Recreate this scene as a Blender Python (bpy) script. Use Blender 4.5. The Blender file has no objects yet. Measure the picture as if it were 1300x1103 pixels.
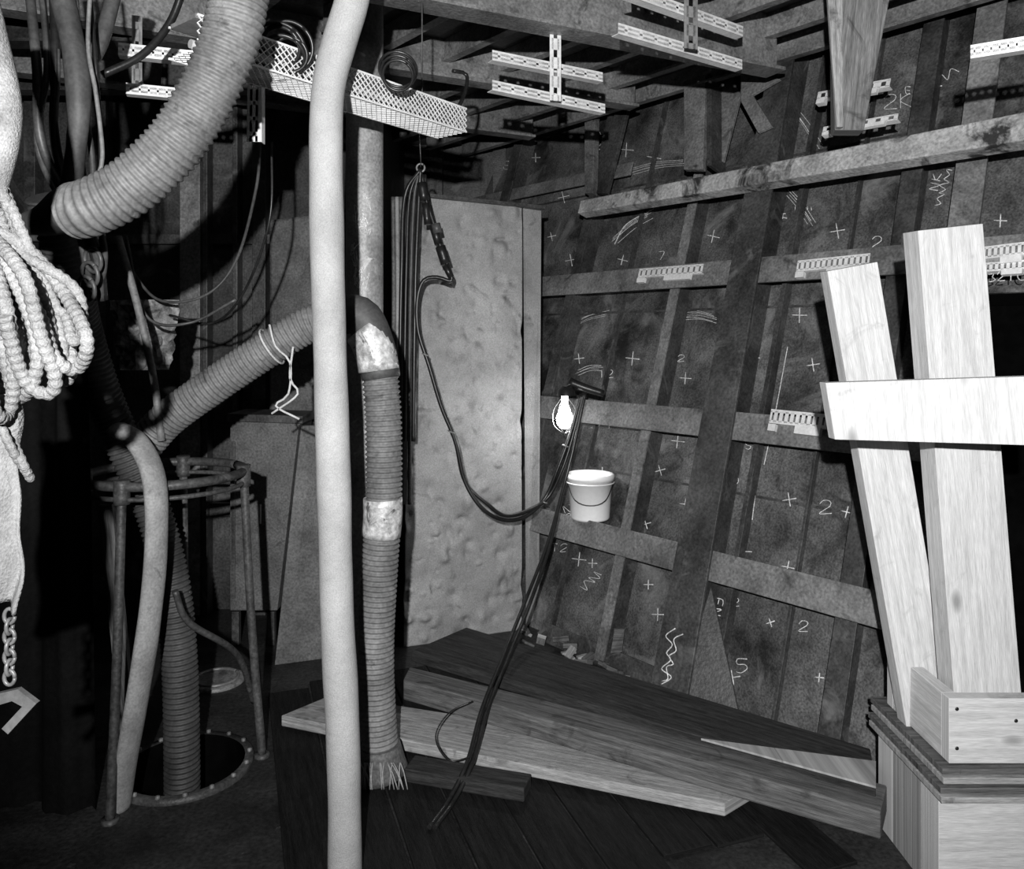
import bpy, bmesh, math, random
from mathutils import Vector as V, Matrix
random.seed(7)
sc=bpy.context.scene
F=1000.0; H=1.65; CX=650.0; HY=430.0
def P(px,py,d): return V(((px-CX)/F*d, d, H-(py-HY)/F*d))
def onz(px,py,z):
    d=(H-z)*F/(py-HY); return P(px,py,d)
# ---------------- hull frame of reference (flared ship side) ----------------
D=V((-.84,1,0)).normalized(); T=.32
nin=V((-1,-.84,0)).normalized()
U=(V((0,0,1))-nin*T).normalized()
N=(nin+V((0,0,T))).normalized()
O=V((.75,3.75,0))
def Hc(k,u,w=0): return O+D*k+U*u+N*w
def hull(px,py,w=0):
    r=V(((px-CX)/F,1,-(py-HY)/F)); c=V((0,0,H))
    t=((O+N*w)-c).dot(N)/r.dot(N); return c+r*t
def ku(px,py,w=0):
    p=hull(px,py,w)-O-N*w; return p.dot(D),p.dot(U)
ZC=3.2; UT=ZC/U.z
# ---------------- materials ----------------
def mat(name,c1,c2,scale=3,rough=.6,metal=0,bump=.15,bscale=60,uv=False,stretch=(1,1,1),fine=.25,spots=None,spec=.4,spots2=None,knots=False,spots3=None):
    m=bpy.data.materials.new(name); m.use_nodes=True; nt=m.node_tree; n=nt.nodes; l=nt.links
    b=n['Principled BSDF']; b.inputs['Roughness'].default_value=rough; b.inputs['Metallic'].default_value=metal
    b.inputs['Specular IOR Level'].default_value=spec
    tc=n.new('ShaderNodeTexCoord'); mp=n.new('ShaderNodeMapping'); mp.inputs['Scale'].default_value=stretch
    src=tc.outputs['UV' if uv else 'Object']
    l.new(src,mp.inputs[0])
    a=n.new('ShaderNodeTexNoise'); a.inputs['Scale'].default_value=scale; a.inputs['Detail'].default_value=8; a.inputs['Roughness'].default_value=.68
    if uv: a.inputs['Distortion'].default_value=.35
    l.new(mp.outputs[0],a.inputs['Vector'])
    r=n.new('ShaderNodeValToRGB'); r.color_ramp.elements[0].position=.35; r.color_ramp.elements[1].position=.68
    r.color_ramp.elements[0].color=(c1,c1,c1,1); r.color_ramp.elements[1].color=(c2,c2,c2,1)
    l.new(a.outputs['Fac'],r.inputs[0])
    f=n.new('ShaderNodeTexNoise'); f.inputs['Scale'].default_value=bscale; f.inputs['Detail'].default_value=4
    l.new(mp.outputs[0],f.inputs['Vector'])
    mr=n.new('ShaderNodeMapRange'); mr.inputs['From Min'].default_value=.3; mr.inputs['From Max'].default_value=.7
    mr.inputs['To Min'].default_value=1-fine; mr.inputs['To Max'].default_value=1+fine
    l.new(f.outputs['Fac'],mr.inputs['Value'])
    mx=n.new('ShaderNodeVectorMath'); mx.operation='SCALE'
    l.new(r.outputs[0],mx.inputs[0]); l.new(mr.outputs[0],mx.inputs['Scale'])
    out=mx.outputs[0]
    def blend(out,fac,col):
        mm=n.new('ShaderNodeMix'); mm.data_type='RGBA'; mm.inputs[7].default_value=(col,col,col,1)
        l.new(fac,mm.inputs[0]); l.new(out,mm.inputs[6]); return mm.outputs[2]
    for i_,sp in enumerate((spots,spots2,spots3)):
        if not sp: continue
        sscale,thr,col=sp[:3]; wid=sp[3] if len(sp)>3 else .08
        s=n.new('ShaderNodeTexNoise'); s.inputs['Scale'].default_value=sscale; s.inputs['Detail'].default_value=9; s.inputs['Distortion'].default_value=1.2
        s.inputs['Roughness'].default_value=.62
        so=src
        if i_==2:   # vertical rust / run streaks
            m3=n.new('ShaderNodeMapping'); m3.inputs['Scale'].default_value=(6,6,.8); l.new(src,m3.inputs[0]); so=m3.outputs[0]
        l.new(so,s.inputs['Vector'])
        sr=n.new('ShaderNodeMapRange'); sr.inputs['From Min'].default_value=thr; sr.inputs['From Max'].default_value=thr+wid
        l.new(s.outputs['Fac'],sr.inputs['Value'])
        out=blend(out,sr.outputs[0],col)
    if knots:
        m2=n.new('ShaderNodeMapping'); m2.inputs['Scale'].default_value=(3.2,7,7); l.new(src,m2.inputs[0])
        vo=n.new('ShaderNodeTexVoronoi'); vo.inputs['Scale'].default_value=1.0; l.new(m2.outputs[0],vo.inputs['Vector'])
        sr=n.new('ShaderNodeMapRange'); sr.inputs['From Min'].default_value=.15; sr.inputs['From Max'].default_value=.07
        l.new(vo.outputs['Distance'],sr.inputs['Value']); out=blend(out,sr.outputs[0],c1*.6)
    l.new(out,b.inputs['Base Color'])
    bp=n.new('ShaderNodeBump'); bp.inputs['Strength'].default_value=bump; bp.inputs['Distance'].default_value=.01
    l.new(f.outputs['Fac'],bp.inputs['Height']); l.new(bp.outputs[0],b.inputs['Normal'])
    return m
M={}
M['hull']=mat('hull_steel',.016,.16,2.4,.5,.1,.25,110,fine=.5,spots=(2.6,.55,.36,.35),spots2=(4,.56,.012,.18),spots3=(1.2,.6,.02,.15))
M['frame']=mat('primed_steel',.09,.26,4,.5,.1,.2,80,fine=.35,spots=(6,.57,.03,.14))
M['frame_d']=mat('dark_steel',.02,.085,4,.5,.1,.2,80,fine=.4,spots=(5,.6,.2,.2))
M['ledge']=mat('weathered_bar',.22,.48,5,.6,0,.3,70,fine=.35,spots=(4.5,.54,.03,.1))
M['floor']=mat('deck_steel',.008,.04,3,.6,.1,.3,60,fine=.5,spots=(6,.64,.12,.15))
M['fplank']=mat('near_black_floor_plank',.005,.016,3,.65,0,.25,20,uv=True,stretch=(1.5,18,18),fine=.4,spec=.12)  # floor plank wood toned near black
M['ceil']=mat('overhead_steel',.025,.1,3,.6,.1,.2,60,fine=.35)
M['bulk']=mat('bulkhead_steel',.018,.085,2,.6,.1,.2,70,fine=.5,spots=(3,.58,.2,.25),spots3=(1.2,.6,.012,.15))
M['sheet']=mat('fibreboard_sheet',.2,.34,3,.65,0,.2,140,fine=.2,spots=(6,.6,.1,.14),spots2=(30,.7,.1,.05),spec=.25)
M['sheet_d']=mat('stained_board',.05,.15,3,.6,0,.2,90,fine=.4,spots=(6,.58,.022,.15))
M['duct']=mat('canvas_duct',.28,.4,5,.8,0,.25,260,fine=.16,spots=(6,.62,.17,.2),spec=.2)
M['col']=mat('stanchion_paint',.15,.32,6,.45,0,.15,90,fine=.3,spots=(12,.62,.5))
M['hose']=mat('ribbed_rubber_near',.08,.17,6,.6,0,.1,80,fine=.25,spots=(9,.6,.04,.12))
M['hose_m']=mat('ribbed_rubber',.09,.2,6,.6,0,.1,80,fine=.25,spots=(9,.6,.035,.12))
M['hose_l']=mat('pale_hose_canvas',.18,.32,6,.7,0,.15,120,fine=.2,spots=(9,.6,.08,.12))
M['hose_d']=mat('ribbed_rubber_dark',.025,.075,6,.6,0,.1,80,fine=.2)
M['tape']=mat('silver_tape',.22,.7,20,.4,.1,.3,60,fine=.3,spots=(16,.58,.08))
M['wood']=mat('bare_pine',.41,.6,3,.75,0,.2,20,uv=True,stretch=(1.2,22,22),fine=.17,spots=(6,.6,.22,.22),knots=True,spec=.15)
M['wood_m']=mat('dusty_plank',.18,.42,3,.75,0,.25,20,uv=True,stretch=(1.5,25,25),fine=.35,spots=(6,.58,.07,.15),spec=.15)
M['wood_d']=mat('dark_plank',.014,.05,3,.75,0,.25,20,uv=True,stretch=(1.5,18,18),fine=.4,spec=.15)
M['wood_g']=mat('grey_timber',.045,.16,3,.7,0,.25,20,uv=True,stretch=(1.2,24,24),fine=.35,spots=(5,.58,.018,.15),spec=.2)
M['wood_p']=mat('hanging_post_timber',.1,.26,3,.7,0,.25,20,uv=True,stretch=(1.2,24,24),fine=.35,spots=(5,.58,.03,.15),spec=.2)
M['zinc']=mat('galvanised_strip',.6,.85,8,.35,.1,.05,80,fine=.1)
M['zinc_d']=mat('galvanised_dull',.14,.28,8,.4,.2,.05,80,fine=.15)
M['rope']=mat('cotton_rope',.13,.3,12,.85,0,.5,250,fine=.3)
M['cord']=mat('white_cord',.4,.6,30,.85,0,.5,250,fine=.2)
M['cloth']=mat('canvas_cloth',.2,.32,9,.85,0,.5,200,fine=.2)
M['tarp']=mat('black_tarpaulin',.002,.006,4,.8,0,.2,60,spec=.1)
M['cable']=mat('black_cable',.008,.02,8,.35,0,.05,80)
M['cable_g']=mat('grey_cable',.03,.08,8,.45,0,.05,80)
M['black']=mat('void_black',.002,.004,3,.9,0,0,20,spec=0)
M['bucket']=mat('white_plastic',.85,.93,6,.4,0,.02,50,fine=.03)
M['tubew']=mat('lamp_tube_glass',.3,.4,6,.3,0,.02,50,fine=.03)
M['chalk']=mat('chalk',.4,.9,40,.9,0,.2,200,fine=.45)
M['paper']=mat('crumpled_paper',.04,.35,16,.7,0,.5,40,fine=.3)
mb=bpy.data.materials.new('lit_bulb'); mb.use_nodes=True
mb.node_tree.nodes['Principled BSDF'].inputs['Emission Color'].default_value=(1,1,1,1)
mb.node_tree.nodes['Principled BSDF'].inputs['Emission Strength'].default_value=8
M['bulb']=mb
# ---------------- mesh builder ----------------
def cat(pts,step=.02,closed=False):
    pts=[V(p) for p in pts]
    if len(pts)==2:
        n=max(1,int((pts[1]-pts[0]).length/step)); return [pts[0].lerp(pts[1],i/n) for i in range(n+1)]
    q=[pts[0]*2-pts[1]]+pts+[pts[-1]*2-pts[-2]]
    out=[]
    for i in range(1,len(q)-2):
        a,b,c,d=q[i-1],q[i],q[i+1],q[i+2]
        n=max(2,int((c-b).length/step))
        for j in range(n):
            t=j/n
            out.append(.5*((2*b)+(c-a)*t+(2*a-5*b+4*c-d)*t*t+(3*b-a-3*c+d)*t**3))
    out.append(pts[-1]); return out
class B:
    def __init__(s,name): s.name=name; s.v=[]; s.f=[]; s.u=[]; s.m=[]; s.sm=[]; s.ml=[]
    def mi(s,k):
        if k not in s.ml: s.ml.append(k)
        return s.ml.index(k)
    def face(s,idx,uv,m,smooth=False): s.f.append(idx); s.u.append(uv); s.m.append(s.mi(m)); s.sm.append(smooth)
    def hexa(s,c,m):
        b=len(s.v); s.v+= [V(x) for x in c]
        ax=((c[4]-c[0])+(c[6]-c[2])); ax=ax.normalized() if ax.length>0 else V((1,0,0))
        r0=random.random()*7
        for q in ((0,3,2,1),(4,5,6,7),(0,1,5,4),(1,2,6,5),(2,3,7,6),(3,0,4,7)):
            pts=[c[i] for i in q]; n=(pts[1]-pts[0]).cross(pts[2]-pts[1]); t=n.cross(ax)
            if t.length<1e-7 or abs(n.normalized().dot(ax))>.8: t1=(pts[1]-pts[0]).normalized(); t2=n.cross(t1).normalized(); uv=[(p.dot(t1)*.05+r0,p.dot(t2)) for p in pts]
            else:
                t.normalize(); uv=[(p.dot(ax)+r0,p.dot(t)+r0) for p in pts]
            s.face([b+i for i in q],uv,m)
    def beam(s,p0,p1,w,h,m,up=(0,0,1),w1=None,h1=None):
        p0=V(p0);p1=V(p1); a=(p1-p0).normalized(); up=V(up)
        sd=a.cross(up).normalized(); u=sd.cross(a).normalized()
        w1=w if w1 is None else w1; h1=h if h1 is None else h1
        c=[p0-sd*w/2-u*h/2,p0+sd*w/2-u*h/2,p0+sd*w/2+u*h/2,p0-sd*w/2+u*h/2,
           p1-sd*w1/2-u*h1/2,p1+sd*w1/2-u*h1/2,p1+sd*w1/2+u*h1/2,p1-sd*w1/2+u*h1/2]
        s.hexa(c,m)
    def slab(s,q,th,m):
        th=V(th); q=[V(x) for x in q]
        s.hexa([q[0],q[3],q[3]+th,q[0]+th,q[1],q[2],q[2]+th,q[1]+th],m)
    def prism(s,poly,th,m):
        b=len(s.v); n=len(poly); poly=[V(p) for p in poly]; th=V(th)
        s.v+=poly+[p+th for p in poly]
        s.face(list(range(b,b+n)),[(p.x,p.z) for p in poly],m)
        s.face(list(range(b+2*n-1,b+n-1,-1)),[(p.x,p.z) for p in poly[::-1]],m)
        for i in range(n):
            j=(i+1)%n; s.face([b+i,b+n+i,b+n+j,b+j],[(poly[i].x,poly[i].z)]*2+[(poly[j].x,poly[j].z)]*2,m)
    def tube(s,pts,r,m,n=12,step=.02,pitch=0,amp=.07,smooth=True,raw=False,flat=1.0,cap=True,r1=None,wob=0):
        if pitch: step=pitch/6
        p=[V(x) for x in pts] if raw else cat(pts,step)
        if pitch:
            L=[0]
            for i in range(1,len(p)): L.append(L[-1]+(p[i]-p[i-1]).length)
            cnt=int(L[-1]/step); q=[]; j=0
            for i in range(cnt+1):
                t=i*step
                while j<len(L)-2 and L[j+1]<t: j+=1
                q.append(p[j].lerp(p[j+1],min(1,(t-L[j])/max(1e-9,L[j+1]-L[j]))))
            p=q
        b=len(s.v); t=(p[1]-p[0]).normalized(); up=V((0,0,1)) if abs(t.z)<.9 else V((0,1,0))
        nx=t.cross(up).normalized(); L=0
        for i,c in enumerate(p):
            t=(p[min(i+1,len(p)-1)]-p[max(i-1,0)])
            if t.length<1e-9: t=V((0,0,1))
            t.normalize()
            nx=(nx-t*nx.dot(t)); nx=nx.normalized() if nx.length>1e-6 else t.orthogonal().normalized()
            ny=t.cross(nx)
            if i: L+=(c-p[i-1]).length
            rr=r if r1 is None else r+(r1-r)*i/(len(p)-1)
            if pitch: rr*=1+amp*math.sin(2*math.pi*L/pitch)
            if wob: rr*=1+wob*(math.sin(L*9.1)+.6*math.sin(L*23+1))
            for j in range(n):
                a=2*math.pi*j/n; s.v.append(c+nx*rr*math.cos(a)+ny*rr*flat*math.sin(a))
        for i in range(len(p)-1):
            for j in range(n):
                k=(j+1)%n
                s.face([b+i*n+j,b+i*n+k,b+(i+1)*n+k,b+(i+1)*n+j],[(i*.02,j/n*.3),(i*.02,(j+1)/n*.3),(i*.02+.02,(j+1)/n*.3),(i*.02+.02,j/n*.3)],m,smooth)
        if cap:
            s.face([b+j for j in range(n)][::-1],[(0,0)]*n,m); e=b+(len(p)-1)*n
            s.face([e+j for j in range(n)],[(0,0)]*n,m)
    def ring(s,c,R,r,m,axis=(0,0,1),n=48,k=8,a0=0,a1=2*math.pi):
        ax=V(axis).normalized(); x=ax.orthogonal().normalized(); y=ax.cross(x)
        s.tube([V(c)+x*R*math.cos(a0+(a1-a0)*i/n)+y*R*math.sin(a0+(a1-a0)*i/n) for i in range(n+1)],r,m,n=k,raw=True)
    def lathe(s,c,prof,m,axis=(0,0,1),n=32):
        ax=V(axis).normalized(); x=ax.orthogonal().normalized(); y=ax.cross(x); b=len(s.v)
        for r,h in prof:
            for j in range(n):
                a=2*math.pi*j/n; s.v.append(V(c)+ax*h+x*r*math.cos(a)+y*r*math.sin(a))
        for i in range(len(prof)-1):
            for j in range(n):
                k=(j+1)%n; s.face([b+i*n+j,b+i*n+k,b+(i+1)*n+k,b+(i+1)*n+j],[(0,0),(.1,0),(.1,.1),(0,.1)],m,True)
    def perf(s,p0,p1,wd,width,th,m,nh,rail=.28,web=.4):
        p0=V(p0);p1=V(p1);wd=V(wd).normalized(); a=(p1-p0); L=a.length; a.normalize()
        rw=width*rail
        for sg in (-1,1):
            c=wd*sg*(width-rw)/2; s.beam(p0+c,p1+c,th,rw,m,up=wd)
        pit=L/nh
        for i in range(nh+1):
            h=pit*web/2; lo=max(0,i*pit-h); hi=min(L,i*pit+h)
            s.beam(p0+a*lo,p0+a*hi,th,width-rw*1.0,m,up=wd)
    def done(s,bevel=0,sub=0):
        me=bpy.data.meshes.new(s.name); me.from_pydata([tuple(x) for x in s.v],[],s.f)
        uvl=me.uv_layers.new(name='UVMap')
        for pi,poly in enumerate(me.polygons):
            poly.material_index=s.m[pi]; poly.use_smooth=s.sm[pi]
            for li,uv in zip(poly.loop_indices,s.u[pi]): uvl.data[li].uv=uv
        for k in s.ml: me.materials.append(M[k])
        bm=bmesh.new(); bm.from_mesh(me); bmesh.ops.recalc_face_normals(bm,faces=bm.faces); bm.to_mesh(me); bm.free()
        o=bpy.data.objects.new(s.name,me); sc.collection.objects.link(o)
        if bevel:
            md=o.modifiers.new('bevel','BEVEL'); md.width=bevel; md.segments=2; md.limit_method='ANGLE'
        return o
# ================= ROOM SHELL =================
MH=onz(235,975,0)
bm=bmesh.new()
oc=[bm.verts.new(p) for p in ((-3.2,-.9,0),(3.4,-.9,0),(3.4,6.4,0),(-3.2,6.4,0))]
ed=[bm.edges.new((oc[i],oc[(i+1)%4])) for i in range(4)]
ic=[bm.verts.new((MH.x+.22*math.cos(a*math.pi/20),MH.y+.22*math.sin(a*math.pi/20),0)) for a in range(40)]
ed+=[bm.edges.new((ic[i],ic[(i+1)%40])) for i in range(40)]
bmesh.ops.triangle_fill(bm,edges=ed,use_beauty=True)
for f in bm.faces:
    if f.normal.z<0: f.normal_flip()
me=bpy.data.meshes.new('floor'); bm.to_mesh(me); bm.free(); me.materials.append(M['floor'])
fo=bpy.data.objects.new('floor',me); sc.collection.objects.link(fo)
b=B('ceiling'); b.slab([V((-3.2,-.9,ZC)),V((3.4,-.9,ZC)),V((3.4,6.4,ZC)),V((-3.2,6.4,ZC))],(0,0,.03),'ceil'); b.done()
b=B('wall_back'); b.slab([V((-1.0,6.3,0)),V((3,6.3,0)),V((3,6.3,ZC)),V((-1.0,6.3,ZC))],(0,.03,0),'bulk')
for x in (-.6,-.1,.4): b.beam((x,6.25,0),(x,6.25,ZC),.1,.08,'frame_d',up=(0,1,0))
b.done()
b=B('wall_left'); b.slab([V((-3.1,-.9,0)),V((-3.1,4.8,0)),V((-3.1,4.8,ZC)),V((-3.1,-.9,ZC))],(-.03,0,0),'bulk')
for y in (1.5,2.3,3.1,3.9): b.beam((-3.06,y,0),(-3.06,y,ZC),.08,.08,'frame_d',up=(1,0,0))
b.done()
b=B('wall_bulkhead'); b.slab([V((-3.1,4.8,0)),V((-.86,4.8,0)),V((-.86,4.8,ZC)),V((-3.1,4.8,ZC))],(0,.03,0),'bulk')
b.slab([V((-.86,4.8,0)),V((-.86,6.3,0)),V((-.86,6.3,ZC)),V((-.86,4.8,ZC))],(-.03,0,0),'bulk')
for px,w,mm in ((40,.07,'frame_d'),(128,.08,'frame_d'),(243,.12,'frame'),(262,.03,'frame_d'),(330,.08,'frame_d'),(300,.03,'frame_d')):
    x=(px-CX)/F*4.72; b.beam((x,4.74,0),(x,4.74,ZC),w,.09,mm,up=(0,1,0))
b.beam((-3.1,4.76,.62),(-.86,4.76,.62),.05,.08,'frame_d'); b.beam((-3.1,4.76,2.25),(-.86,4.76,2.25),.05,.06,'frame_d')
b.done(.004)
kh=ku(1240,430)[0]; uo0=.25; uo1=ku(1260,372)[1]
b=B('wall_hull')
def plate(k0,k1,u0,u1,w=0,m='hull',th=-.012): b.slab([Hc(k0,u0,w),Hc(k1,u0,w),Hc(k1,u1,w),Hc(k0,u1,w)],N*th,m)
plate(kh,3.6,-.05,UT); plate(-3.2,kh,uo1,UT); plate(-3.2,kh,-.05,uo0); plate(-3.2,kh-.9,uo0,uo1)
plate(-3.0,kh+.3,.0,uo1+.2,-.7,'black')
for u in (.95,1.9,2.75): b.beam(Hc(kh,u,.002),Hc(3.5,u,.002),.012,.006,'frame_d',up=N)
b.done()
b=B('hull_stringers')
WS=.17
for y0 in (352,503,646):
    u=ku(690,y0,WS)[1]; k1=ku(676,y0,WS)[0]
    k0=-3 if y0==352 else kh+.03
    b.slab([Hc(k0,u,0.004),Hc(k1,u,0.004),Hc(k1,u,WS),Hc(k0,u,WS)],-U*.012,'frame')
    b.slab([Hc(k0,u,WS),Hc(k1,u,WS),Hc(k1,u-.135,WS),Hc(k0,u-.135,WS)],N*.014,'frame')
u=ku(690,788,.1)[1]; b.slab([Hc(-.1,u,.1),Hc(.8,u,.1),Hc(.8,u-.1,.1),Hc(-.1,u-.1,.1)],N*.014,'frame_d')
u=ku(690,232,.1)[1]; b.slab([Hc(.9,u,.1),Hc(2.9,u,.1),Hc(2.9,u-.09,.1),Hc(.9,u-.09,.1)],N*.014,'frame')
b.done(.003)
b=B('hull_frames')
for px,py,w,dep in ((712,430,.035,.13),(845,430,.03,.13),(985,430,.012,.06),(1128,430,.045,.13),(655,200,.05,.14),(780,430,.006,.03),(1060,430,.006,.03),(1230,240,.06,.13)):
    k=ku(px,py,dep)[0]
    lo=0 if px!=1230 else uo1
    b.beam(Hc(k,lo,dep/2),Hc(k,UT,dep/2),w*.4,dep,'frame_d',up=N)
    b.slab([Hc(k-w,lo,dep),Hc(k+w,lo,dep),Hc(k+w,UT,dep),Hc(k-w,UT,dep)],N*.012,'frame' if px in (1230,845) else 'frame_d')
b.done(.002)
b=B('hull_web_frame')
kb,ub=ku(852,872,.24); kt,ut=ku(994,75,.24)
b.slab([Hc(kb,0,.0),Hc(kb,0,.24),Hc(kt,UT,.24),Hc(kt,UT,0)],D*.014,'frame_d')
b.slab([Hc(kb+.1,.02,.24),Hc(kb-.1,.02,.24),Hc(kt-.07,UT,.24),Hc(kt+.07,UT,.24)],N*.016,'frame_d')
b.prism([Hc(kb-.02,0,.2),Hc(kb-.02,.5,.1),Hc(kb-.28,0,.1)],N*.012,'frame_d')
b.done(.003)
b=B('overhead_beams')
zb=2.93
A=onz(985,92,zb); C=onz(470,-8,zb); C=A+(C-A)*1.25
def tee(p0,p1,dep,fl,m,zt=ZC):
    b.beam(V((p0.x,p0.y,zt-dep/2)),V((p1.x,p1.y,zt-dep/2)),.014,dep,m); b.beam(V((p0.x,p0.y,zt-dep)),V((p1.x,p1.y,zt-dep)),fl,.016,m)
tee(A,C,ZC-zb,.13,'frame')
dirg=(A-C).normalized()
for off,dep,fl in ((1.0,.2,.1),(1.9,.2,.1)):
    o=D*off; tee(V((A.x,A.y,0))+V((o.x,o.y,0))+dirg*.1,V((C.x,C.y,0))+V((o.x,o.y,0))-dirg*1.0,dep,fl,'frame')
nh=V((nin.x,nin.y,0))
top=Hc(0,UT)
for i in range(1,9):
    q=top+nh*(.33*i); p0=q-D*1.6; p1=q+D*(2.6 if i<5 else 1.0)
    if p1.y>6.2: p1=q+D*((6.2-q.y)/D.y)
    tee(p0,p1,.11,.05,'frame')
b.done(.002)
b=B('overhead_beams_port')
for y in (3.6,4.3): 
    b.beam((-3.05,y,ZC-.1),(-1.3,y,ZC-.1),.014,.2,'frame_d'); b.beam((-3.05,y,ZC-.2),(-1.3,y,ZC-.2),.1,.014,'frame_d')
b.done()
b=B('longitudinal_bar')
wl=.34
kL,uL=ku(735,262,wl); kR,uR=ku(1300,154,wl)
uM=uL
b.slab([Hc(kL,uM-.045,wl),Hc(kR-1.2,uM-.07,wl),Hc(kR-1.2,uM+.07,wl),Hc(kL,uM+.04,wl)],N*-.08,'ledge')
b.done(.006)
b=B('hanging_timber_post')
d=3.05
q=[P(1058,-30,d),P(1135,-30,d),P(1097,165,d),P(1060,165,d)]
b.slab([q[0],q[3],q[2],q[1]],(0.02,.09,0),'wood_p'); 
q=[P(1046,-40,d-.01),P(1068,-40,d-.01),P(1068,163,d-.01),P(1060,163,d-.01)]
b.slab([q[0],q[3],q[2],q[1]],(0,-.02,0),'wood_m'); b.done(.004)
b=B('deck_bracket')
def hq(x,y,w=.3): return hull(x,y,w)
b.slab([hq(868,60),hq(868,215),hq(892,215),hq(897,60)],N*-.03,'frame')
b.slab([hq(897,70),hq(897,210),hq(903,210),hq(903,70)],N*-.14,'frame_d')
b.prism([hq(940,92),hq(940,128),hq(962,168),hq(980,160),hq(955,120),hq(990,100)],N*-.02,'frame')
b.prism([hq(920,70,.2),hq(940,120,.2),hq(918,205,.2),hq(898,205,.2)],N*-.02,'frame')
b.done(.003)
b=B('deck_bracket')
b.slab([hq(742,120,.2),hq(742,245,.2),hq(752,245,.2),hq(756,120,.2)],N*-.05,'frame')
b.slab([hq(790,100,.2),hq(757,245,.2),hq(770,245,.2),hq(806,100,.2)],N*-.03,'frame_d'); b.done(.003)

# ================= PERFORATED CABLE HANGERS =================
def hanger(post,bars,d0,name='cable_hanger_bracket',nh=9,mm='zinc',pm='zinc_d'):
    b=B(name)
    for (x0,y0,x1,y1,wp) in bars:
        z=H-(y0-HY)/F*d0; dd=(z-H)*F/(HY-y1)
        p0=P(x0,y0,d0); p1=P(x1,y1,dd); w=wp/F*d0
        b.perf(p0,p1,(0,0,1),w,.003,mm,nh,rail=.4,web=.78)
        a=(p1-p0).normalized(); sd=a.cross(V((0,0,1))).normalized()
        if sd.y<0: sd=-sd
        q0=p0-V((0,0,w/2)); q1=p1-V((0,0,w/2)); b.slab([q0,q1,q1+sd*w*.9,q0+sd*w*.9],(0,0,.003),mm)
    if post:
        x,y0,y1,wp,dd=post; p0=P(x,y1,dd); p1=V((p0.x,p0.y,ZC if y0<20 else P(x,y0,dd).z))
        b.perf(p0,p1,(1,.3,0),wp/F*dd,.004,pm,max(4,int((p1-p0).length/.07)),rail=.33,web=.6)
    return b.done()
hanger((705,-10,128,15,3.3),[(625,70,765,98,13),(625,108,768,138,13)],3.2,pm='zinc')
hanger((877,-10,62,19,3.05),[(785,36,942,82,14),(800,-12,943,40,15)],2.95)
hanger(None,[(1232,66,1330,50,17)],2.3)
hanger((174,20,120,12,2.9),[(150,62,262,74,16),(160,112,262,122,14)],2.8)
b=B('perforated_strap'); b.perf(P(324,42,2.6),P(322,180,2.6),(1,0,0),.045,.004,'zinc',7,rail=.38,web=.75)
b.slab([P(331,42,2.6),P(331,180,2.6),P(331,180,2.6)+V((0,.035,0)),P(331,42,2.6)+V((0,.035,0))],(.003,0,0),'zinc'); b.done()
def comb(x0,y0,x1,y1,hp,w=.2,n=12):
    b=B('slotted_cable_clip')
    p0=hull(x0,y0,w); p1=hull(x1,y1,w); hh=hp/F*p0.y
    b.perf(p0,p1,U,hh,.004,'zinc',n,rail=.22,web=.6)
    q0=p0-U*hh*.5; q1=p1-U*hh*.5
    b.slab([q0,q1,q1-N*.03,q0-N*.03],U*.004,'zinc')
    m=p0.lerp(p1,.45)-U*hh*.75; m2=p0.lerp(p1,.85)-U*hh*.75
    b.beam(m,m2,.02,hh*.6,'zinc',up=U)
    b.beam(p0-U*hh*.8-N*.01,p0.lerp(p1,.12)-U*hh*.8-N*.01,.03,hh*.5,'zinc',up=U)
    b.done()
comb(811,347,892,341,12); comb(1012,338,1104,329,15,n=13); comb(978,528,1057,536,18,n=11)
comb(1242,322,1310,314,17,n=9); comb(1244,340,1310,335,12,n=9)
comb(1038,122,1130,105,11,.3,6); comb(1045,165,1140,148,8,.38,6)

# ================= BOARD PARTITION =================
def dimpled(name,c00,c10,c11,c01,nu,nv,m,nd,amp,thick=.006):
    b=B(name); nrm=(c10-c00).cross(c01-c00).normalized()
    W=(c10-c00).length; Hh=(c01-c00).length
    hgt=[[.006*math.sin(j/nv*Hh*3+i/nu*W*2)+.004*math.sin(i/nu*W*9+j/nv*Hh*1.3) for i in range(nu+1)] for j in range(nv+1)]
    for _ in range(nd):
        x,y,r,am=random.random()*W,random.random()*Hh,random.uniform(.008,.03),random.choice((-1,-1,1))*random.uniform(.3,1)*amp
        am*=r/.02; el=random.uniform(.6,1.7)
        i0,i1=int((x-2.5*r)/W*nu),int((x+2.5*r)/W*nu)+1; j0,j1=int((y-2.5*r*el)/Hh*nv),int((y+2.5*r*el)/Hh*nv)+1
        for j in range(max(0,j0),min(nv,j1)+1):
            for i in range(max(0,i0),min(nu,i1)+1):
                q=(i/nu*W-x)**2+((j/nv*Hh-y)/el)**2; hgt[j][i]+=am*math.exp(-q/(r*r))
    for j in range(nv+1):
        for i in range(nu+1):
            s,t=i/nu,j/nv; b.v.append((c00.lerp(c10,s)).lerp(c01.lerp(c11,s),t)+nrm*hgt[j][i])
    n=nu+1
    for j in range(nv):
        for i in range(nu): b.face([j*n+i,j*n+i+1,(j+1)*n+i+1,(j+1)*n+i],[(0,0)]*4,m,True)
    o=b.done(); md=o.modifiers.new('s','SOLIDIFY'); md.thickness=thick; return o
def fl(px,d): return V(((px-CX)/F*d,d,0.0))
sh=dimpled('dented_metal_partition',fl(512,4.22),fl(662,4.48),P(662,260,4.48),P(518,248,4.22),110,340,'sheet',300,.02)
b=B('partition_return_edge')
b.slab([P(664,264,4.48),P(687,266,4.56),P(684,778,4.56),P(668,796,4.48)],(0.002,.006,0),'sheet')
b.beam(P(516,246,4.2),P(690,264,4.5),.05,.018,'frame_d')
b.done()
b=B('folded_canvas_edge')
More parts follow.
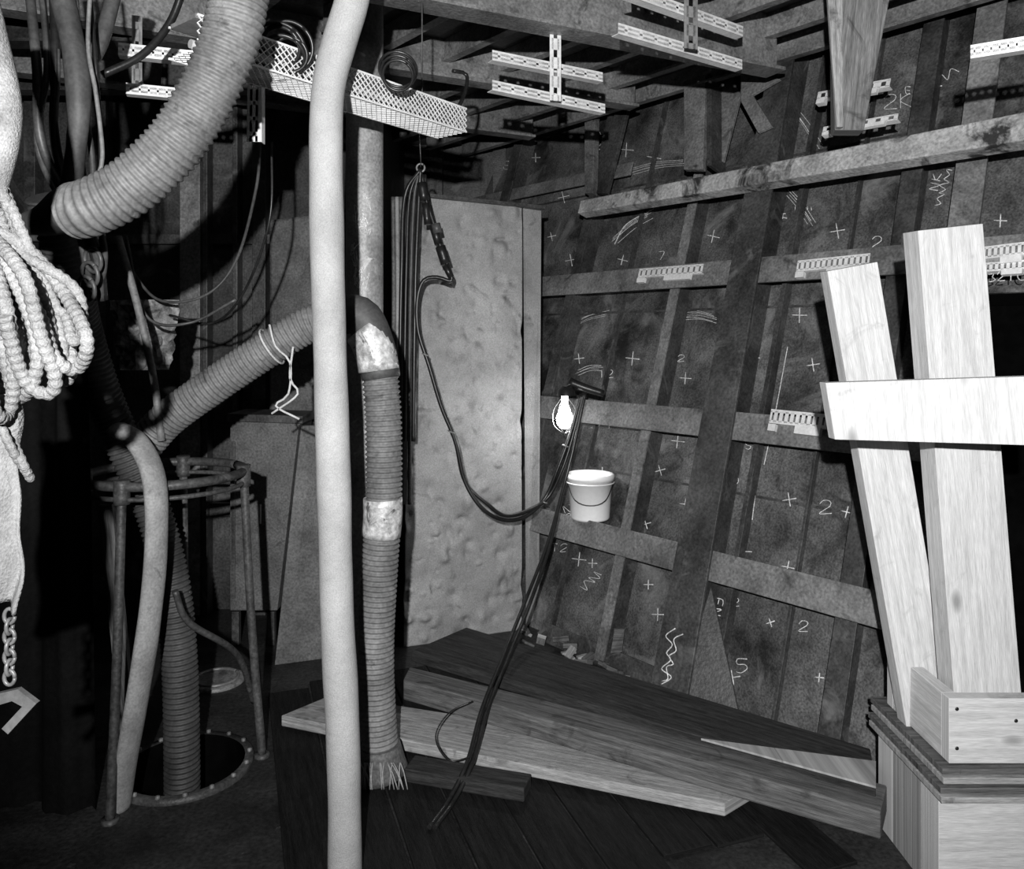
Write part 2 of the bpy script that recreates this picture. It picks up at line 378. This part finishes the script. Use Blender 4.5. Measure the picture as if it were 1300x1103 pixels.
for i in range(5):
    x=499+i*5; b.tube([P(x,250,4.1),P(x+1,400,4.12),P(x-3+i,640,4.15)],.011,'sheet' if i%2 else 'sheet_d',n=8)
b.done()
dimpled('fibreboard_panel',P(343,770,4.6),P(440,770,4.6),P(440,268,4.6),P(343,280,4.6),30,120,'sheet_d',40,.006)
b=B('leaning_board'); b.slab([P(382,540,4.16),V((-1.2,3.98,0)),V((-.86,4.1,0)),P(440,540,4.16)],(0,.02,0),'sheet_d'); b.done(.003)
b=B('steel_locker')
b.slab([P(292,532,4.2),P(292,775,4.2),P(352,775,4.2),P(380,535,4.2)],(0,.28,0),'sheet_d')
b.slab([P(288,525,4.18),P(288,535,4.18),P(384,538,4.18),P(384,528,4.18)],(0,.3,0),'frame_d'); 
b.beam(P(296,560,4.19),P(296,760,4.19),.02,.01,'frame_d',up=(0,1,0)); b.beam(P(330,640,4.18),P(330,665,4.18),.012,.02,'zinc_d',up=(0,1,0)); 
for x in (300,345): b.beam(P(x,775,4.25),V((P(x,775,4.25).x,4.25,0)),.04,.04,'frame_d',up=(0,1,0))
b.done(.004)

# ================= STANCHION + DUCT + HOSES =================
b=B('steel_stanchion'); xs=(463-CX)/F*3.3
b.tube([V((xs,3.3,.0)),V((xs,3.3,ZC))],.077,'col',n=28,step=.2)
b.lathe((xs,3.3,0),[(.0,.02),(.13,.02),(.13,0)],'frame_d'); b.lathe((xs,3.3,ZC-.02),[(.0,0),(.13,0),(.13,.02)],'frame_d')
for k in range(16):
    a=random.uniform(-2.0,-1.0); z=H+(HY-random.uniform(235,370))/F*3.3; pts=[]
    for t in range(5):
        a2=a+random.uniform(-.25,.25); pts.append(V((xs+.0785*math.cos(a2),3.3+.0785*math.sin(a2),z+random.uniform(-.06,.06))))
    b.tube(pts,.0014,'chalk',n=4,step=.01)
b.done()
b=B('canvas_ventilation_duct')
d=2.4
b.tube([P(455,-60,d),P(447,0,d),P(432,50,d),P(419,100,d),P(414,160,d),P(415,300,d),P(419,450,d),P(424,620,d),P(428,780,d),P(434,900,d),P(437,1000,d),V((P(438,1000,d).x,d,.0))],.051,'duct',n=36,step=.03,wob=.02)
b.done()
b=B('ribbed_air_hose')
b.tube([P(330,-120,2.0),P(305,-10,2.0),P(292,50,2.0),P(262,120,2.0),P(220,185,2.0),P(165,237,2.0),P(118,262,2.0),P(95,268,2.02)],.07,'hose',n=32,pitch=.0185,amp=.05)
b.tube([P(100,266,2.02),P(85,268,2.05),P(55,280,2.1),P(20,285,2.15)],.066,'hose_d',n=24,r1=.02,wob=.05)
b.done()
b=B('ribbed_air_hose')
d=2.95
b.tube([P(185,562,2.95),P(215,530,d),P(270,490,d),P(330,450,d),P(390,413,d),P(435,400,d)],.066,'hose_m',n=28,pitch=.019,amp=.06)
b.tube([P(425,403,d),P(448,398,d),P(462,405,d),P(472,425,d),P(480,455,d),P(484,480,d)],.071,'hose_d',n=28,wob=.03)
b.tube([P(462,418,d-.004),P(470,430,d-.004),P(478,452,d-.004),P(481,470,d-.004)],.0755,'tape',n=28,wob=.02)
b.tube([P(483,478,d),P(487,540,d),P(487,640,d),P(482,720,d),P(477,820,d),P(479,900,d),P(484,965,d)],.066,'hose_m',n=28,pitch=.019,amp=.06)
b.tube([P(486,632,d),P(486,655,d),P(484,680,d)],.072,'tape',n=28,wob=.02)
b.tube([P(483,945,d),P(485,968,d),V((P(488,985,d).x,d,.02))],.072,'sheet_d',n=28,r1=.09,wob=.06)
for i in range(18):
    x=random.uniform(456,512); p=P(x,968,d-.08); dx_=random.uniform(-.012,.05); b.tube([p,p+V((dx_*.5,-.012,-.03)),V((p.x+dx_,p.y-.02,.02))],.0025,'sheet',n=5)
b.done()
b=B('ribbed_air_hose')
b.tube([P(60,250,2.5),P(85,330,2.6),P(105,420,2.8),P(130,500,2.9),P(160,570,2.97),P(195,650,3.0),P(218,740,3.0),P(228,840,3.0),P(231,960,3.0),P(231,1000,3.02)+V((0,0,-.25))],.062,'hose_d',n=24,pitch=.02,amp=.07)
b.done()
b=B('flat_discharge_hose')
b.tube([P(150,545,2.8),P(175,562,2.75),P(196,610,2.72),P(198,700,2.7),P(188,800,2.7),P(172,900,2.72),P(158,980,2.75),P(150,1030,2.76)],.044,'hose_l',n=20,flat=.6,wob=.02)
b.done()
# ================= MANHOLE AND GUARD =================
b=B('manhole_coaming')
b.lathe((MH.x,MH.y,0),[(.219,-.6),(.219,.02)],'black',n=40)
b.lathe((MH.x,MH.y,0),[(.219,.02),(.25,.02),(.25,.0)],'frame_d',n=40)
b.lathe((MH.x,MH.y,-.6),[(0,0),(.22,0)],'black'); 
for i in range(16):
    a=i*math.pi/8; b.lathe((MH.x+.236*math.cos(a),MH.y+.236*math.sin(a),.02),[(.009,0),(.009,.01),(0,.012)],'frame',n=6)
b.done()
b=B('manhole_guard_rail')
gc=V((P(210,600,3.05).x,3.05,1.13)); R=.29
b.ring(gc,R,.018,'frame_d'); b.ring(gc+V((0,0,-.045)),R,.009,'frame_d')
for a_ in (10,100,190,265):
    a=math.radians(a_); c,s_=math.cos(a),math.sin(a)
    b.tube([gc+V((R*c,R*s_,0)),gc+V(((R+.03)*c,(R+.03)*s_,-.6)),V((gc.x+(R+.07)*c,gc.y+(R+.07)*s_,.01))],.017,'frame_d',n=8)
    b.lathe((gc.x+(R+.07)*c,gc.y+(R+.07)*s_,0),[(.03,0),(.03,.012),(0,.012)],'frame_d',n=10)
    b.tube([gc+V((R*c,R*s_,.025)),gc+V((R*c,R*s_,-.06))],.028,'frame_d',n=10)
b.tube([P(222,750,2.8),P(240,790,2.85),P(300,830,3.0),P(322,890,3.2)],.012,'frame_d',n=8)
b.done()
b=B('deck_drain_cover'); q=onz(275,865,0)
b.lathe(q,[(.13,0),(.13,.015),(.11,.02),(.085,.012),(.03,.018),(0,.018)],'frame',n=32); b.ring(q+V((0,0,.02)),.1,.008,'zinc_d'); b.done()
b=B('deck_planking')
dr=V((.35,-1,0)).normalized(); sd_=V((1,.35,0)).normalized()
for i in range(13):
    p=V((-.75,3.9,.006))+sd_*(.19*i-.35)+dr*random.uniform(0,.15)
    while p.x+.84*(p.y-3.75)>.75-.3: p=p+dr*.05
    L_=1.9-.06*i+random.uniform(-.1,.2)
    if p.x+dr.x*L_>1.0: L_=max(.2,(1.0-p.x)/dr.x)
    if p.x<1.0: b.beam(p,p+dr*L_,.18,.012,'fplank')
b.done(.003)
b=B('timber_stake'); b.beam(V((P(135,640,3.2).x,3.2,P(135,640,3.2).z)),V((P(165,900,3.2).x,3.2,0.0)),.06,.03,'wood_g',up=(0,1,0)); b.done(.003)

# ================= LEFT FOREGROUND ROPE, CLOTH, CHAIN =================
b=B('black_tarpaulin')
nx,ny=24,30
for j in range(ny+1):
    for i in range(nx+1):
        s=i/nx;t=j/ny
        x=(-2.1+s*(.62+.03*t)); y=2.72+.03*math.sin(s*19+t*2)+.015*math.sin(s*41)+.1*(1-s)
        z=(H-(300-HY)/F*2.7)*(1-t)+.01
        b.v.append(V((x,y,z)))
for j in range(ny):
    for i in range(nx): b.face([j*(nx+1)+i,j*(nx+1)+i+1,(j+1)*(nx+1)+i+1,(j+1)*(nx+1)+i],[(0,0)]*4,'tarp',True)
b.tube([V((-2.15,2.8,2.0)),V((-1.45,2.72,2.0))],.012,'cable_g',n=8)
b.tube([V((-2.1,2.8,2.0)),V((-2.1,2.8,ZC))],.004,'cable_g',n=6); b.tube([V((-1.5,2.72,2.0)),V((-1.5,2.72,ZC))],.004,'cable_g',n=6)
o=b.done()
b=B('hanging_rope_coil')
def rp(pts,d,r=.012): 
    pp=[P(q[0],q[1],d+random.uniform(-.03,.05)) for q in pts]
    b.tube(pp,r,'rope',n=10,pitch=.016,amp=.1)
for i in range(9):
    x0=random.uniform(-15,12); y0=random.uniform(235,285)
    xe=8+i*12; ye=random.uniform(445,500)-abs(i-5)*7
    rp([(x0,y0),(x0+12+i*2,y0+60),(xe-10,ye-60),(xe,ye-10),(xe-12,ye+8),(xe-28,ye-30),(x0+2,y0+110),(x0-20,y0+30)],1.5,.010)
rp([(-10,290),(40,320),(80,370),(110,430),(98,468),(70,455),(50,400),(15,340)],1.45)
rp([(-10,300),(30,350),(50,420),(70,480),(60,500),(30,480),(5,400)],1.42)
rp([(-10,330),(10,400),(18,480),(10,525),(-8,520),(-15,440)],1.44)
rp([(-5,310),(30,380),(48,440),(40,490),(20,500),(2,430)],1.46)
rp([(-20,440),(-5,520),(15,570),(38,605)],1.5,.008)
rp([(-5,420),(12,540),(28,585),(40,610)],1.5,.008)
b.tube([P(-30,-20,1.5),P(-14,40,1.5),P(4,120,1.5),P(2,180,1.5),P(-14,260,1.5)],.028,'rope',n=14,wob=.1)
b.done()
b=B('hanging_canvas_strip')
nx,ny=14,40
for j in range(ny+1):
    for i in range(nx+1):
        s=i/nx;t=j/ny
        p=P(-60+s*(74+18*t)+3*math.sin(t*17),500+t*(272+8*math.sin(s*7)),1.5); p+=V((.006*math.sin(t*9+s),.018*math.sin(s*13+t*4),0)); b.v.append(p)
for j in range(ny):
    for i in range(nx): b.face([j*(nx+1)+i,j*(nx+1)+i+1,(j+1)*(nx+1)+i+1,(j+1)*(nx+1)+i],[(0,0)]*4,'cloth',True)
o=b.done(); md=o.modifiers.new('s','SOLIDIFY'); md.thickness=.006
b=B('chain_with_shackle')
for i in range(7):
    c=P(12,782+i*13,1.5)
    x=V((1,0,0)) if not i%2 else V((0,1,0))
    b.tube([c+x*.010*math.cos(a*math.pi/8)+V((0,0,.014*math.sin(a*math.pi/8))) for a in range(17)],.0038,'zinc_d',n=6,raw=True)
b.prism([P(-8,882,1.5),P(22,875,1.5),P(46,893,1.5),P(10,932,1.5),P(2,925,1.5),P(28,897,1.5),P(15,890,1.5),P(-8,897,1.5)],(0,.012,0),'zinc_d')
b.done(.0)
b=B('hanging_cable_bundle')
for i in range(9):
    x=random.uniform(40,120); m=random.choice(['cable','cable_g','cable','hose_d'])
    b.tube([P(x-10,-60,2.3),P(x+random.uniform(-15,15),80,2.25),P(x+random.uniform(-10,25),190,2.3),P(random.uniform(95,130),300,2.3),P(random.uniform(100,135),380,2.4)],random.uniform(.006,.014),m,n=8)
for i in range(3):
    b.ring(P(118-i*4,330+i*18,2.3),.035,.006,'cable_g',axis=(.5,1,.2))
b.tube([P(75,-20,2.2),P(95,70,2.2),P(100,150,2.2),P(90,240,2.25)],.03,'hose_d',n=14,wob=.1)
b.tube([P(150,-30,2.4),P(125,60,2.35),P(90,100,2.3)],.022,'cable_g',n=10)
b.tube([P(130,95,2.4),P(180,70,2.45),P(215,30,2.5),P(235,-20,2.5)],.012,'cable',n=8)
b.tube([P(115,-20,2.2),P(112,60,2.2),P(122,120,2.2),P(130,200,2.2),P(118,235,2.2)],.006,'hose_m',n=8)
b.done()
b=B('slung_cable')
b.tube([P(330,180,3),P(325,240,3.1),P(300,330,3.2),P(260,375,3.2),P(200,380,3.2),P(160,330,3.2),P(150,300,3)],.006,'cable_g',n=8)
b.tube([P(345,180,3),P(342,280,3),P(310,370,3.1),P(270,410,3.2),P(215,400,3.2)],.005,'cable',n=8)
b.tube([P(150,300,2.9),P(175,390,2.9),P(195,480,2.9),P(205,560,2.88)],.014,'hose_m',n=8)
b.tube([P(160,300,3),P(185,400,3),P(240,410,3.1),P(300,380,3.1)],.006,'cable_g',n=8)
b.done()
b=B('crumpled_plastic_bag')
n=14
c=P(185,425,3.4)
for j in range(n+1):
    for i in range(n+1):
        s,t=i/n-.5,j/n-.5; b.v.append(c+V((s*.26*(1-.3*t),random.uniform(-.02,.02)-.05*math.cos(s*3),-t*.3)))
for j in range(n):
    for i in range(n): b.face([j*(n+1)+i,j*(n+1)+i+1,(j+1)*(n+1)+i+1,(j+1)*(n+1)+i],[(0,0)]*4,'paper',False)
b.done()
b=B('tied_cord')
b.tube([P(342,412,2.86),P(350,440,2.86),P(368,460,2.86),P(366,500,2.86),P(350,515,2.86),P(380,532,2.86)],.0042,'cord',n=6)
b.tube([P(372,440,2.86),P(368,480,2.86),P(378,500,2.86),P(345,525,2.86)],.0042,'cord',n=6)
b.ring(P(345,440,2.95),.074,.004,'cord',axis=(.8,0,.5))
b.done()

# ================= FLUORESCENT FIXTURE IN MESH GUARD =================
b=B('caged_fluorescent_lamp')
zc=2.5
def fz(px,py): 
    d=(zc-H)*F/(HY-py); return P(px,py,d)
L0=fz(232,47); L1=fz(574,157)
a=(L1-L0); LL=a.length; a.normalize(); sd=a.cross(V((0,0,1))).normalized()
if sd.y>0: sd=-sd
hw=.075; hh=.09
def mesh_face(o,e1,e2,n1,n2,m='zinc'):
    for i in range(-n2,n1+1):
        for dr_ in (1,-1):
            x0,x1=(i,i+n2) if dr_==1 else (i+n2,i)
            t0,t1=0.0,float(n2)
            def clip(xa,xb,ta,tb):
                if xa>xb: xa,xb,ta,tb=xb,xa,tb,ta
                if xb<=0 or xa>=n1: return None
                if xa<0: ta=ta+(tb-ta)*(-xa)/(xb-xa); xa=0
                if xb>n1: tb=ta+(tb-ta)*(n1-xa)/(xb-xa); xb=n1
                return xa,ta,xb,tb
            r=clip(float(x0),float(x1),t0,t1)
            if r and abs(r[0]-r[2])>.01:
                b.beam(o+e1*(r[0]/n1)+e2*(r[1]/n2),o+e1*(r[2]/n1)+e2*(r[3]/n2),.002,.0045,m,up=e1.cross(e2).normalized())
k=V((0,0,1))
mesh_face(L0+sd*hw-k*hh/2,a*LL,k*hh,48,4)
mesh_face(L0+sd*hw-k*hh/2,a*LL,-sd*hw*2,48,6)
mesh_face(L1+sd*hw-k*hh/2,-sd*hw*2,k*hh,6,4)
for s1 in (-1,1):
    for s2 in (-1,1):
        q=sd*hw*s1+k*hh/2*s2; b.beam(L0+q,L1+q,.006,.006,'zinc')
b.beam(L0+k*.045,L1+k*.045,.13,.012,'zinc_d'); 
for s1 in (-1,1): b.tube([L0+a*.04+sd*.03*s1,L1-a*.04+sd*.03*s1],.013,'tubew',n=14,step=.3)
for t in (.15,.85):
    q=L0.lerp(L1,t)+k*.05; b.tube([q,V((q.x,q.y,ZC))],.003,'cable_g',n=6,step=.3)
b.done()
b=B('coiled_lamp_cord')
for i in range(5): b.ring(fz(372,92)+V((random.uniform(-.02,.02),-.1,.03+random.uniform(-.02,.02))),.05+.008*i,.006,'cable',axis=(random.uniform(-.3,.3),1,random.uniform(.2,.8)))
b.tube([fz(372,92)+V((0,-.1,.08)),P(345,60,2.6),P(335,30,2.7),P(345,-30,2.7)],.006,'cable',n=8)
for i in range(3): b.ring(fz(510,118)+V((0,-.09,.03+.01*i)),.05+.006*i,.005,'cable',axis=(0,1,.6+.2*i))
b.tube([P(575,150,3.1),P(590,118,3.2),P(592,95,3.25),P(575,90,3.2)],.008,'cable',n=8)
b.done()

# ================= EXTENSION CABLES / PLUGS =================
b=B('drop_light_cable')
dc=3.95
b.tube([P(532,165,3.4),P(534,200,3.6),P(534,212,dc)],.0025,'zinc_d',n=5)
b.ring(P(534,213,dc),.02,.005,'zinc_d',axis=(0,1,0))
for dx in (0,6):
    dd=dc+dx*.004
    b.tube([P(536+dx*.5,222,dd),P(540+dx*.4,250,dd),P(551,285,dd),P(560,315,dd),P(571,345,dd),P(573,357,dd),P(555,352,dd),P(538,356,dd),P(530,380,dd),P(531,420,dd),P(545,465,dd),P(560,515,dd),P(578,560,dd),P(590,610,dd),P(612+dx,645-dx,dd),P(640,660-dx,4.0),P(668,655-dx,4.05),P(692+dx*.5,632,4.1),P(708+dx,595,4.1),P(725+dx*.6,548,4.12),P(738+dx*.3,500,4.15)],.0105,'cable',n=10)
for (x0,y0,x1,y1,r) in ((535,232,539,255,.024),(540,258,543,285,.018),(551,290,557,310,.021),(559,313,566,335,.026),(565,337,573,352,.016)):
    b.tube([P(x0,y0,dc-.01),P(x1,y1,dc-.01)],r,'cable',n=14,step=.03)
b.tube([P(553,284,dc-.02),P(556,296,dc-.02)],.023,'cable_g',n=14,step=.03)
for x,r in ((528,.012),(522,.009),(516,.009),(510,.011)):
    b.tube([P(534,215,dc),P(x+4,250,dc+.02),P(x,340,dc+.02),P(x-2,450,dc+.02),P(x-3,560,dc+.02)],r,'cable' if x!=522 else 'cable_g',n=8)
for (x0,y0,d_) in ((540,450,dc),(573,548,dc),(691,637,4.1),(718,566,4.1)):
    b.ring(P(x0,y0,d_),.016,.004,'zinc_d',axis=(.4,0,1),n=16,k=5)
b.done()
b=B('trailing_power_cable')
for dx in (0,7):
    b.tube([P(741+dx*.3,498,4.15),P(730,560,4.1),P(715,620,4.05),P(695+dx*.5,690,3.9),P(668+dx,760,3.7),P(640+dx,830,3.4),P(612+dx,900,3.12),onz(594+dx,965,.1),onz(570+dx,1015,.022),onz(545+dx,1050,.022)],.0085,'cable',n=8)
b.tube([onz(600,890,.2),onz(570,905,.17),onz(553,935,.15),onz(570,965,.12),onz(600,960,.12)],.003,'cable',n=6)
b.done()
b=B('caged_work_lamp')
lp=P(742,492,4.2)
b.tube([lp+V((-.08,0,.03)),lp+V((.0,-.02,0)),lp+V((.1,-.03,-.03))],.026,'cable',n=16,r1=.018)
b.lathe(lp+V((-.1,-.03,.01)),[(.02,0),(.045,-.02),(.05,-.05)],'cable',n=20)
bp=P(717,528,4.15)
b.lathe(bp+V((0,0,.06)),[(.018,.05),(.018,.0),(.032,-.03),(.045,-.07),(.04,-.105),(.022,-.125),(0,-.13)],'bulb',n=20)
b.tube([lp+V((-.07,-.01,0)),bp+V((0,0,.12))],.02,'cable',n=10)
for a_ in range(6):
    c_,s_=math.cos(a_*math.pi/3),math.sin(a_*math.pi/3)
    b.tube([bp+V((.02*c_,.02*s_,.09)),bp+V((.058*c_,.058*s_,.03)),bp+V((.055*c_,.055*s_,-.05)),bp+V((0,0,-.095))],.0015,'zinc_d',n=5)
b.done()
b=B('plastic_bucket')
us=ku(690,646,WS)[1]
kb_=ku(752,655,.09)[0]
c=Hc(kb_,us,.10)+V((0,0,.012)); 
b.lathe(c,[(0,0),(.102,0),(.106,.01),(.124,.215),(.132,.215),(.132,.24),(.124,.245),(.118,.24),(.1,.02),(0,.015)],'bucket',n=40)
b.ring(c+V((0,0,.2)),.13,.004,'bucket')
tow=V((-c.x,-c.y,0)).normalized(); s2=V((-tow.y,tow.x,0))
b.tube([c+s2*.13+V((0,0,.205)),c+s2*.08+tow*.115+V((0,0,.12)),c+tow*.13+V((0,0,.095)),c-s2*.08+tow*.115+V((0,0,.12)),c-s2*.13+V((0,0,.205))],.003,'cable',n=6)
b.done()

# ================= FLOOR TIMBERS =================
b=B('slab_lit_wedge'); 
b.slab([onz(357,908,.07),onz(920,1020,.07),onz(1000,972,.07),onz(420,882,.07)],(0,0,-.045),'wood_m'); b.done(.004)
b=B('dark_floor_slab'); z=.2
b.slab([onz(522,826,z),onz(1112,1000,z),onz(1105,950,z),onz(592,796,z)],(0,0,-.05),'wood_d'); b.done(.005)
b=B('slab_lit_wedge'); z=.208
b.prism([onz(890,937,z),onz(1112,998,z),onz(1112,966,z)],(0,0,-.007),'wood_m'); b.done()  # lit part of the dark slab, painted as a thin pale wedge
b=B('squared_timber_beam'); z=.17
b.slab([onz(512,862,z),onz(1118,1030,z),onz(1126,996,z),onz(520,846,z)],(0,0,-.09),'wood_g'); b.done(.006)
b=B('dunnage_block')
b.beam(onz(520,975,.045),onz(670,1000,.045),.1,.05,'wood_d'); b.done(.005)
b=B('rubble_scraps')
for i in range(20):
    k=random.uniform(.1,.9); p=Hc(k,0,0)+nh*random.uniform(.1,.25); p.z=random.uniform(.02,.08)
    a_=V((random.uniform(-1,1),random.uniform(-1,1),random.uniform(-.4,1))).normalized()
    b.beam(p-a_*.03,p+a_*random.uniform(.02,.06),random.uniform(.03,.06),random.uniform(.01,.03),random.choice(['wood_g','wood_m','frame_d','wood_g']),up=(.3,.2,1))
p=hull(775,830,.16); b.slab([p,p+V((.06,.02,0)),p+V((.07,.0,.12)),p+V((.02,0,.12))],(0,.02,0),'wood_g')
b.done(.002)

# ================= SHORING AT RIGHT =================
b=B('timber_shoring_stack')
b.beam(P(1178,930,2.56),P(1077,339,2.5),.155,.06,'wood',up=(0,1,0),w1=.16)
b.beam(P(1247,925,2.44),P(1196,290,2.36),.205,.09,'wood',up=(0,1,0),w1=.192)
b.slab([P(1048,486,2.22),P(1060,558,2.22),P(1330,566,2.1),P(1330,477,2.1)],(0,.045,0),'wood')
X0,X1,Y0,Y1=1.276,1.56,2.3,2.68
def bx(x0,x1,y0,y1,z0,z1,m='wood'): b.hexa([V((x0,y0,z0)),V((x0,y1,z0)),V((x0,y1,z1)),V((x0,y0,z1)),V((x1,y0,z0)),V((x1,y1,z0)),V((x1,y1,z1)),V((x1,y0,z1))],m)
bx(X0,X1,Y0,Y0+.04,.41,.6); bx(X0,X1-.1,Y1-.04,Y1,.41,.6)
b.hexa([V((X0,Y0+.04,.41)),V((X0+.04,Y0+.04,.41)),V((X0+.04,Y0+.04,.6)),V((X0,Y0+.04,.6)),V((X0,Y1-.04,.41)),V((X0+.04,Y1-.04,.41)),V((X0+.04,Y1-.04,.6)),V((X0,Y1-.04,.6))],'wood')
for i in range(4):
    o_=.03-.006*(i%2); z=.41-.022*(i+1)
    bx(X0-o_-.02*i*.4,X1,Y0-.02-.01*i,Y1+.06-.01*i,z,z+.018,'wood_m' if i%2 else 'wood_g')
bx(X0-.03,X1,Y0+.0,Y0+.1,.0,.322,'wood'); bx(X0-.03,X1-.1,Y1-.1,Y1,.0,.322,'wood'); bx(X0-.03,X0+.03,Y0+.1,Y1-.1,.0,.322,'wood_m')
for (px,py,d) in ((1215,900,2.299),(1215,950,2.299),(1290,915,2.299)):
    b.lathe(P(px,py,d),[(0,-.002),(.005,-.002),(.006,0)],'cable',axis=(0,1,0),n=10)
b.done(.005)

# ================= CHALK MARKS =================
b=B('chalk_markings')
def stroke(pts,w,r=.0028): 
    b.tube([hull(x,y,w) for x,y in pts],r,'chalk',n=4,step=.01)
def cross(x,y,s=9,w=.004):
    j=random.uniform(-2,2); stroke([(x-s,y+j),(x+s,y-j)],w,.003); stroke([(x-j,y-s),(x+j,y+s)],w,.003)
for x,y in ((1063,293),(1032,463),(1040,742),(1068,818),(1002,634),(838,597),(893,799),(978,790),(803,455),(735,710),(752,715),(823,742),(955,455),(1270,280),(1187,110),(570,215),(648,235),(600,215),(795,190),(880,205),(990,275),(1075,650),(700,300),(765,600),(870,640),(1040,860),(955,330),(790,330),(735,455),(1150,230),(830,200),(905,300),(1180,330),(820,665),(760,690),(1100,560),(945,700),(715,250),(1090,400),(610,185),(680,200),(1230,215),(1015,400),(860,560),(1085,700),(725,330),(870,480),(930,860),(1000,720),(835,780)): cross(x,y,random.uniform(5,10))
G={'2':[[(0,.3),(.3,0),(.8,.05),(.8,.4),(0,1),(.9,1)]],'5':[[(.8,0),(.1,0),(.1,.4),(.6,.4),(.8,.7),(.4,1),(0,.9)]],'4':[[(.2,0),(0,.55),(.8,.55)],[(.6,.2),(.5,1)]],
'1':[[(.4,0),(.4,1)]],'3':[[(0,.1),(.6,0),(.4,.45),(.8,.7),(.3,1),(0,.9)]],'7':[[(0,0),(.8,0),(.3,1)]],'K':[[(0,0),(0,1)],[(.7,0),(0,.5),(.8,1)]],'T':[[(0,0),(.8,0)],[(.4,0),(.4,1)]],
'C':[[(.8,.1),(.3,0),(0,.5),(.3,1),(.8,.9)]],'R':[[(0,1),(0,0),(.6,.1),(.6,.45),(0,.5),(.8,1)]],'"':[[(.2,0),(.2,.3)],[(.5,0),(.5,.3)]],'S':[[(.8,.1),(.2,0),(.2,.4),(.8,.6),(.5,1),(0,.9)]],'E':[[(.7,0),(0,0),(0,1),(.7,1)],[(0,.5),(.6,.5)]],'A':[[(0,1),(.4,0),(.8,1)],[(.2,.6),(.6,.6)]],'N':[[(0,1),(0,0),(.7,1),(.7,0)]],'O':[[(.4,0),(0,.5),(.4,1),(.8,.5),(.4,0)]]}
def write(txt,x,y,s,dx=1,dy=0,w=.004,r=.0022):
    L=math.hypot(dx,dy); dx/=L; dy/=L
    for ch in txt:
        for st in G.get(ch,[]):
            stroke([(x+(q[0]*dx-q[1]*dy)*s+random.uniform(-.6,.6),y+(q[0]*dy+q[1]*dx)*s+random.uniform(-.6,.6)) for q in st],w,r)
        x+=dx*s*1.15; y+=dy*s*1.15
write('2',1040,635,17); write('2',1014,788,13); write('2',1107,300,14); write('5',934,836,18); write('2K',1122,120,18,1,-.05); write('CA',1165,110,12)
write('41"',985,262,16); write('3',1255,347,11,w=.19); write('2TC',1266,345,11,w=.19); write('4',1062,556,10); write('54',750,530,14,w=.004); write('12',760,470,9)
write('2E',725,640,10,.3,1); write('SO',945,560,10); write('NK',1180,240,11,.2,-1); write('R7',1000,150,15,.15,1); write('45',870,790,10)
write('2SK',770,165,11,-.1,1); write('ERA',755,158,10,-.1,1); write('E5',1150,110,9); write('T2',700,690,10); write('42',850,450,9)
write('1A',1070,470,9); write('K3',905,180,9); write('2',930,760,9); write('S1',1090,640,8); write('E2R',640,205,9); write('7',835,320,10)
# inscriptions written up the plates beside the web frame
write('RASTCN',938,608,13,-.28,1,r=.0026); write('2NKSE',918,612,10,-.28,1); write('ENOKSO',918,762,11,-.2,1,r=.0026); write('TES2',905,765,9,-.2,1)
def script(x0,y0,x1,y1,amp,n,w=.004,r=.0022):
    pts=[]
    for i in range(n*4):
        t=i/(n*4-1); bx_=x0+(x1-x0)*t; by_=y0+(y1-y0)*t
        L=math.hypot(x1-x0,y1-y0); nx_,ny_=-(y1-y0)/L,(x1-x0)/L
        a_=amp*random.uniform(.4,1)*(1 if i%2 else -1); bk=random.uniform(-3,3)
        pts.append((bx_+nx_*a_+(x1-x0)/L*bk,by_+ny_*a_+(y1-y0)/L*bk))
    stroke(pts,w,r)
script(852,798,845,868,7,2,.262,.003); script(862,805,842,868,5,2,.262,.003)
script(740,745,760,725,8,2); script(1205,215,1190,260,6,3); script(1170,112,1215,88,8,2)
def smear(x,y,dx,dy,n=6):
    for i in range(n):
        x0=x+random.uniform(-6,6); y0=y+i*2.2; stroke([(x0,y0),(x0+dx*.5,y0+dy*.5-3),(x0+dx,y0+dy)],.0015,random.uniform(.001,.002))
smear(865,395,42,4); smear(780,300,45,-32,5); smear(720,412,48,-18,4); smear(1005,130,35,50,5); smear(735,470,30,-6,4); smear(800,215,70,-12,4); smear(1000,240,30,40,4)
stroke([(780,310),(795,285),(830,265)],.004,.004); 
stroke([(990,440),(978,510),(965,580),(955,660)],.004,.003); stroke([(1000,440),(985,520),(970,590)],.004,.0025)
b.done()

# ================= LIGHTS =================
def light(t,name,loc,e,**kw):
    l=bpy.data.lights.new(name,t); l.energy=e
    for k_,v_ in kw.items(): setattr(l,k_,v_)
    o=bpy.data.objects.new(name,l); o.location=loc; sc.collection.objects.link(o); return o
fl_=light('SPOT','camera_flash',(-.12,-.5,1.95),780,spot_size=math.radians(108),spot_blend=.8,shadow_soft_size=.02)
tgt=V((.55,4,2.1)); fl_.rotation_euler=(tgt-fl_.location).to_track_quat('-Z','Y').to_euler()
light('POINT','work_lamp_bulb_light',bp+V((-.075,-.01,-.03)),6.5,shadow_soft_size=.03)
w=bpy.data.worlds.new('World'); sc.world=w; w.use_nodes=True
w.node_tree.nodes['Background'].inputs[0].default_value=(1,1,1,1); w.node_tree.nodes['Background'].inputs[1].default_value=.002
# ================= CAMERA =================
cd=bpy.data.cameras.new('camera'); cd.sensor_width=36; cd.lens=36*F/1300; cd.shift_y=-(551.5-HY)/1300
cd.clip_start=.05
co=bpy.data.objects.new('camera',cd); co.location=(0,0,H); co.rotation_euler=(math.pi/2,0,0); sc.collection.objects.link(co); sc.camera=co
sc.view_settings.view_transform='Standard'
